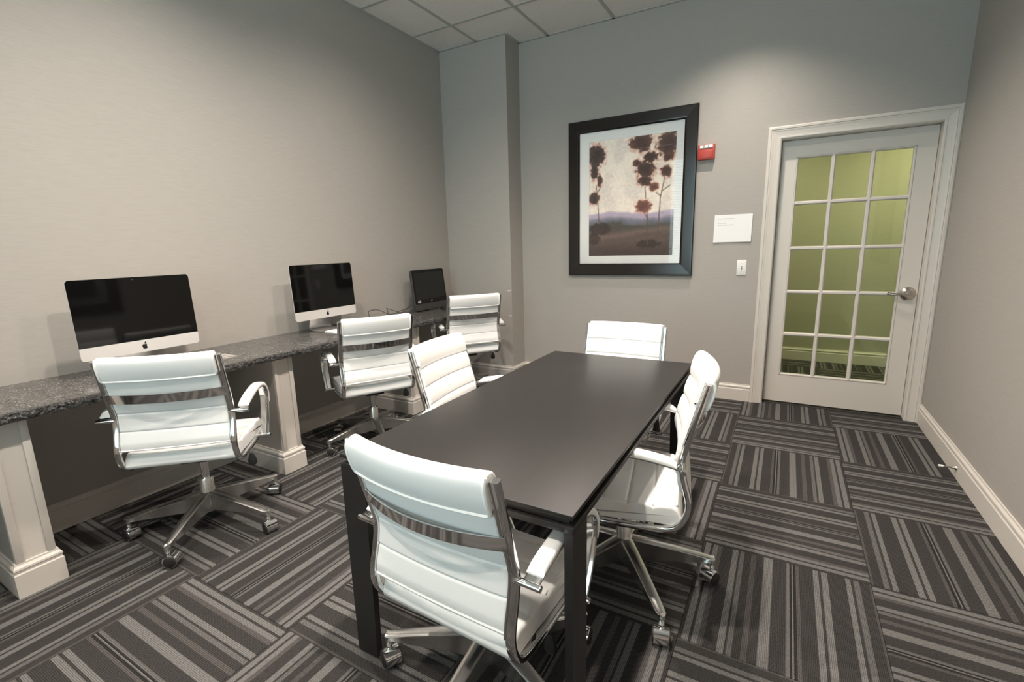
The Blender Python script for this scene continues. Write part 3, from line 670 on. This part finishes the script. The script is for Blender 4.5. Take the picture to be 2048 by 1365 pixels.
    for s in (-1, 1):
        ap = catmull([(s*0.272, y, z) for y, z in AP], 5)
        q = MB(); q.sweep(ap, rrect(0.042, 0.008, 0.003, 2), ref=(1, 0, 0)); ao = q.obj('armrest', M['chrome'], t); up.append(ao)
        sub = ap[2:38]; q = MB(); k = len(sub); rs = []
        for i, p in enumerate(sub):
            tg = (sub[min(i+1, k-1)]-sub[max(i-1, 0)]).normalized(); nn = Vector((1, 0, 0)).cross(tg).normalized(); 
            if nn.z < 0 and i < k*0.6: nn = -nn
            if i >= k*0.6 and nn.y < 0: nn = -nn
            th = 0.017*min(1, (i+0.6)/3, (k-i-0.4)/3)
            rs.append([p + Vector((x, 0, 0)) + nn*h_ for x, h_ in ((-0.0215, 0.003), (0.0215, 0.003), (0.0225, 0.004+th*0.5), (0.018, 0.004+th*0.9), (0.008, 0.004+th), (-0.008, 0.004+th), (-0.018, 0.004+th*0.9), (-0.0225, 0.004+th*0.5))])
        q.rings(rs); q.obj('arm_pad', M['leather'], ao, autosm=60)
        for by, bz_ in ((-0.203, 0.608), (0.072, 0.382)):
            q = MB(); q.lathe([(0.001, 0), (0.0085, 0), (0.009, 0.003), (0.009, 0.067), (0.0085, 0.070), (0.001, 0.070)], (s*0.229 if s > 0 else -0.229-0.070, by, bz_), 'x', 14); q.obj('arm_bolt', M['chrome'], ao)
    # under-seat frame and mechanism
    q = MB()
    for y in (-0.11, 0.11): q.tube(catmull([(-0.222, y, 0.375), (-0.10, y*0.75, 0.372), (-0.03, y*0.4, 0.366), (0.03, y*0.4, 0.366), (0.10, y*0.75, 0.372), (0.222, y, 0.375)], 5), 0.010, 8)
    up.append(q.obj('cross_frame', M['chrome'], t))
    q = MB(); q.rbox(-0.062, 0.062, -0.10, 0.085, 0.332, 0.380, 0.010); mo = q.obj('mechanism', M['black_plastic'], t); up.append(mo)
    q = MB(); q.tube(catmull([(0.05, 0.0, 0.360), (0.12, -0.01, 0.362), (0.185, -0.02, 0.355), (0.222, -0.03, 0.328)], 5), 0.004, 6); lv = q.obj('lever', M['black_plastic'], t); up.append(lv)
    q = MB(); q.lathe([(0.001, -0.034), (0.012, -0.033), (0.020, -0.023), (0.021, -0.009), (0.015, 0.010), (0.007, 0.026), (0.001, 0.028)], (0.232, -0.036, 0.302), 'z', 14); q.v = [(x, -0.036+(y+0.036)*0.55, z) for x, y, z in q.v]; q.obj('paddle', M['black_plastic'], lv)
    # column
    q = MB(); q.lathe([(0.001, 0.20), (0.0175, 0.20), (0.0175, 0.345), (0.001, 0.345)], seg=20); gc = q.obj('gas_cylinder', M['chrome'], t)
    q = MB(); q.lathe([(0.001, 0.066), (0.022, 0.066), (0.0235, 0.07), (0.0235, 0.10), (0.033, 0.104), (0.036, 0.160), (0.032, 0.172), (0.031, 0.240), (0.028, 0.246), (0.001, 0.246)], seg=24); hb_ = q.obj('column_sleeve', M['alu'], t)
    # five-star base
    legs = []
    for k in range(5):
        q = MB(); rs = []
        for i in range(9):
            s = i/8; r = 0.022+0.312*s; wt = 0.050*(1-s)+0.034*s; ztp = 0.176-0.055*s-0.012*s*s; zbt = 0.080+0.006*s
            zbt = min(zbt, ztp-0.024)
            rs.append([(r, -wt*0.30, zbt), (r, wt*0.30, zbt), (r, wt*0.42, ztp-0.014), (r, wt*0.5, ztp-0.005), (r, wt*0.36, ztp), (r, 0, ztp+0.0015), (r, -wt*0.36, ztp), (r, -wt*0.5, ztp-0.005), (r, -wt*0.42, ztp-0.014)])
        rs.append([(0.348, y*0.85, z if z > 0.085 else 0.084) for _, y, z in rs[-1]]); rs.append([(0.355, y*0.4, z*0.6+0.037) for _, y, z in rs[-1]])
        q.rings(rs); q.lathe([(0.001, 0.062), (0.010, 0.062), (0.0115, 0.09), (0.001, 0.09)], (0.342, 0, 0), 'z', 12)
        lo = q.obj('base_leg', M['alu'], t, autosm=45); legs.append(lo)
        ca = random.uniform(0, 2*pi)
        cen = Vector((0.342, 0, 0)); ofs = Vector((cos(ca)*0.014, sin(ca)*0.014, 0.0305))
        # hooded twin caster: axis horizontal
        q = MB(); rs = []
        for hh in (-0.026, -0.0245, 0.0245, 0.026):
            rad = 0.0305 if abs(hh) < 0.025 else 0.029
            rs.append([(rad*cos(2*pi*j/20), hh, rad*sin(2*pi*j/20)) for j in range(20)])
        q.rings(rs); ho = q.obj('caster_hood', M['chrome'], lo, loc=cen+ofs, rot=(0, 0, ca))
        for s in (-1, 1): q = MB(); q.lathe([(0.001, s*0.0255), (0.0255, s*0.0255), (0.0255, s*0.0285), (0.024, s*0.0295), (0.001, s*0.0295)], axis='y', seg=20); q.obj('caster_wheel', M['rubber'], lo, loc=cen+ofs, rot=(0, 0, ca))
    return t
CHAIRS = [ # x, y, yaw, height offset, base angle, label
    (0.627, -3.165, 42.4, 0.029, 15, 'white ribbed office chair drawn up to the silver computer whose keyboard is silver'),
    (0.597, -2.011, 60.9, 0.022, 40, 'white ribbed office chair at the counter before the computer with the white keyboard'),
    (0.590, -0.825, 52.5, 0.046, 20, 'white ribbed office chair in the corner by the column and the dark computer'),
    (1.850, -2.455, -84.0, -0.012, 30, 'white ribbed office chair at the table with its back to the counter'),
    (2.260, -1.835, 180.2, -0.028, 10, 'white ribbed office chair at the table end nearest the red alarm'),
    (2.569, -2.592, 100.9, 0.006, -52, 'white ribbed office chair at the long table side facing the counter wall'),
    (2.345, -3.256, -2.8, -0.034, -18, 'white ribbed office chair at the table end farthest from the red alarm'),
]
proto = make_chair()
UPN = ('backrest', 'head_roll', 'seat', 'side_rail', 'back_band', 'armrest', 'cross_frame', 'mechanism', 'lever')
trees = [proto] + [copy_tree(proto) for _ in CHAIRS[1:]]
for c, (x, y, rz, dh, ba, lab) in zip(trees, CHAIRS):
    c.location = (x, y, 0); c.rotation_euler = (0, 0, radians(rz)); tag(c, lab, 'office chair', 'white office chairs')
    li = 0
    for ch in c.children:
        nm = ch.name.split('.')[0]
        if nm in UPN: ch.location = (0, 0, dh)
        elif nm == 'base_leg': ch.rotation_euler = (0, 0, radians(ba-rz+72*li)); li += 1

# ------------------------------------------------------------------ picture
px0, px1, pz0, pz1, fwid = 1.252, 2.367, 1.050, 2.408, 0.104
pic = empty('framed_picture', ((px0+px1)/2, 0, pz0)); tag(pic, 'large framed landscape print of dark trees beside the red alarm', 'picture')
cx = (px0+px1)/2; A, B = (px1-px0)/2, (pz1-pz0)
FP = [(0, 0.002), (0, 0.030), (0.006, 0.036), (0.014, 0.036), (0.085, 0.034), (0.094, 0.033), (0.104, 0.024), (0.104, 0.002)]
cor = [(-A, 0, 1, 1), (A, 0, -1, 1), (A, B, -1, -1), (-A, B, 1, -1)]
for k in range(4):
    rs = []
    for (x, z, dx, dz) in (cor[k], cor[(k+1) % 4]): rs.append([(x+dx*d, -h_, z+dz*d) for d, h_ in FP])
    MB().rings(rs).obj('frame_bar', M['frame'], pic, smooth=False)
ix0, ix1, iz0, iz1 = -A+fwid-0.006, A-fwid+0.006, fwid-0.006, B-fwid+0.006
mx0, mx1, mz0, mz1 = 1.445-cx, 2.200-cx, 1.224-pz0, 2.224-pz0
q = MB(); q.box(ix0, mx0, -0.012, -0.006, iz0, iz1).box(mx1, ix1, -0.012, -0.006, iz0, iz1).box(mx0, mx1, -0.012, -0.006, iz0, mz0).box(mx0, mx1, -0.012, -0.006, mz1, iz1); q.obj('mat_board', M['matboard'], pic, smooth=False)
NU, NV = 150, 200
def sr(r, g, b): return tuple(((c/255)/12.92 if c/255 <= 0.04045 else ((c/255+0.055)/1.055)**2.4) for c in (r, g, b))
def lerp(a, b, t): return tuple(x+(y-x)*t for x, y in zip(a, b))
def sst(a, b, x): t = max(0, min(1, (x-a)/(b-a))); return t*t*(3-2*t)
from mathutils import noise as mn
blobs = [(300,395,64,78,0),(288,500,27,62,0),(325,560,22,45,.2),(285,678,37,44,0),(590,345,76,66,.25),(650,440,46,42,.1),(622,515,60,62,.1),(570,470,28,26,.3),(618,585,48,38,.1),(675,632,32,28,.7),(612,752,52,44,.8),(752,370,72,88,.2),(756,450,42,32,.3),(748,540,34,38,.2)]
bush = [(330,890,80,46),(650,1000,85,30),(280,960,60,40)]
trunks = [((300,590),(312,690)),((312,690),(321,842)),((332,600),(311,640)),((620,630),(626,702)),((612,785),(640,830)),((640,830),(645,1000)),((741,560),(716,700)),((716,700),(705,985)),((772,628),(726,660)),((690,668),(716,690)),((640,790),(638,830))]
verts = []; faces = []; cols = []
SKYC, SKY2 = sr(205,196,188), sr(222,212,200)
for j in range(NV+1):
    for i in range(NU+1):
        u, v = i/NU, j/NV
        verts.append((mx0+(mx1-mx0)*u, -0.0068, mz0+(mz1-mz0)*v))
        X = 253+548*u; Y = 1077-(1077-302)*v
        nz = mn.fractal(Vector((X*.012, Y*.012, 1.3)), 1.0, 2.0, 4); nf = mn.fractal(Vector((X*.045, Y*.045, 4.1)), 1.0, 2.0, 4)
        c = lerp(SKYC, SKY2, sst(-.4, .4, nz)*0.7+0.3*sst(0.3, 0.9, u))
        hz = 790+10*sin(X*.012)+8*nz
        c = lerp(c, sr(168,156,172), sst(hz-14, hz+6, Y)); c = lerp(c, sr(112,112,124), sst(hz+18, hz+50, Y)); c = lerp(c, sr(78,76,70), sst(hz+45, hz+85+20*nz, Y))
        c = lerp(c, sr(92,78,72), sst(880+25*nz, 935, Y)*0.9); c = lerp(c, sr(126,106,98), max(0, 1-abs(Y-925-60*(0.5-u)-14*nz)/30)*0.45)
        c = lerp(c, sr(66,56,52), sst(965, 1060, Y)*0.75)
        for bx, by, rx, ry in bush:
            d = sqrt(((X-bx)/rx)**2+((Y-by)/ry)**2)+0.3*nf; c = lerp(c, sr(56,46,42), 0.8*(1-sst(0.75, 1.1, d)))
        for (xa, ya), (xb, yb) in trunks:
            tt = max(0, min(1, ((X-xa)*(xb-xa)+(Y-ya)*(yb-ya))/((xb-xa)**2+(yb-ya)**2))); d = sqrt((X-xa-(xb-xa)*tt)**2+(Y-ya-(yb-ya)*tt)**2)
            c = lerp(c, sr(96,76,68), 0.85*(1-sst(2.0, 5.0, d)))
        dm = 9; red = 0
        for bx, by, rx, ry, rd in blobs:
            d = sqrt(((X-bx)/rx)**2+((Y-by)/ry)**2)+0.36*nf+0.12*nz
            if d < dm: dm = d; red = rd
        c = lerp(c, sr(196,150,132), 0.75*(1-sst(0.95, 1.30, dm))); c = lerp(c, lerp(sr(80,66,61), sr(128,86,76), red), 1-sst(0.80, 1.03, dm)); 
        c = lerp(c, lerp(sr(62,51,48), sr(100,70,63), red), 0.8*(1-sst(0.3, 0.75, dm)))
        cols.append(c)
for j in range(NV):
    for i in range(NU): a_ = j*(NU+1)+i; faces.append((a_, a_+1, a_+NU+2, a_+NU+1))
me = bpy.data.meshes.new('print'); me.from_pydata(verts, [], faces); ca_ = me.color_attributes.new('paint', 'FLOAT_COLOR', 'POINT')
ca_.data.foreach_set('color', [x for c in cols for x in (*c, 1.0)]); me.materials.append(M['print'])
o = bpy.data.objects.new('print', me); COL.objects.link(o); o.parent = pic
box('picture_glass', (ix0+0.004, ix1-0.004, -0.0165, -0.0145, iz0+0.004, iz1-0.004), M['pic_glass'], pic)

pic2 = copy_tree(pic); pic2.location = (W, -2.33, pz0); pic2.rotation_euler = (0, 0, radians(-90)); pic2['label'] = 'framed landscape print on the wall opposite the counter, mirrored in a computer screen'

# ------------------------------------------------------------------ small things on the back wall
al = empty('fire_alarm', (2.437, 0, 2.03)); tag(al, 'red wall alarm box with clear strobe beside the picture', 'alarm')
q = MB(); q.rbox(-0.062, 0.062, -0.046, 0, -0.056, 0.056, 0.003); q.obj('housing', M['red'], al)
q = MB(); q.rbox(-0.052, 0.052, -0.0485, -0.045, -0.048, 0.018, 0.002); q.obj('sounder_cover', M['red'], al)
for k in range(3):
    x = -0.034+0.034*k; q = MB(); q.rings([[(x-0.0155, -0.046, 0.026), (x+0.0155, -0.046, 0.026), (x+0.0155, -0.046, 0.053), (x-0.0155, -0.046, 0.053)], [(x-0.012, -0.054, 0.029), (x+0.012, -0.054, 0.029), (x+0.012, -0.054, 0.050), (x-0.012, -0.054, 0.050)]]); q.obj('strobe_lens', M['lens'], al, smooth=False)
for x in (-0.017, 0.017): box('reflector_bar', (x-0.003, x+0.003, -0.05, -0.045, 0.025, 0.053), M['darkline'], al)
sg = empty('paper_notice', (2.662, 0, 1.428)); tag(sg, 'white paper notice with three short printed lines on the wall', 'notice')
q = MB(); hwp, hhp = 0.139, 0.1085; nn_ = 12; rs = []
for k in range(nn_+1):
    x = -hwp+2*hwp*k/nn_; dy = -0.003-0.004*(k/nn_-0.5)**2*4; rs.append([(x-0.002, dy-0.004, -hhp), (x+0.001, dy, hhp), (x+0.001, dy+0.0012, hhp), (x-0.002, dy-0.0028, -hhp)])
q.rings(rs); q.obj('sheet', M['paper'], sg)
random.seed(3)
for z, x_end in ((0.075, 0.005), (0.042, -0.055), (0.027, -0.002)):
    x = -0.112; q = MB()
    while x < x_end:
        l = random.uniform(0.006, 0.02); l = min(l, x_end-x+0.004)
        k = (x+hwp)/(2*hwp); y = -0.003-0.016*(k-0.5)**2-0.004*(0.5-z/(2*hhp)) - 0.0010
        for i in range(max(1, int(l/0.0022))): hh_ = random.choice((0.0034, 0.0034, 0.0048)); q.box(x+i*0.0022, x+i*0.0022+0.0015, y, y+0.0004, z, z+hh_)
        x += l+0.0024
    q.obj('printed_line', M['ink'], sg, smooth=False)
sw = empty('light_switch', (2.745, 0, 1.115)); tag(sw, 'white toggle light switch plate under the paper notice', 'switch')
q = MB(); q.rbox(-0.0355, 0.0355, -0.0065, 0, -0.061, 0.061, 0.0025); q.obj('cover_plate', M['white_plastic'], sw)
box('toggle_slot', (-0.0055, 0.0055, -0.0072, -0.006, -0.012, 0.012), M['slot'], sw)
q = MB(); q.rings([[(x, -0.006, z) for x, z in rrect(0.008, 0.010, 0.002, 2)], [(x*0.8, -0.018, z*0.8+0.005) for x, z in rrect(0.008, 0.008, 0.002, 2)]]); q.obj('toggle', M['white_plastic'], sw)
for z in (-0.030, 0.030): q = MB(); q.lathe([(0.0001, -0.0078), (0.003, -0.0074), (0.0034, -0.006), (0.0001, -0.006)], (0, 0, z), 'y', 12); q.obj('screw', M['slot'], sw)
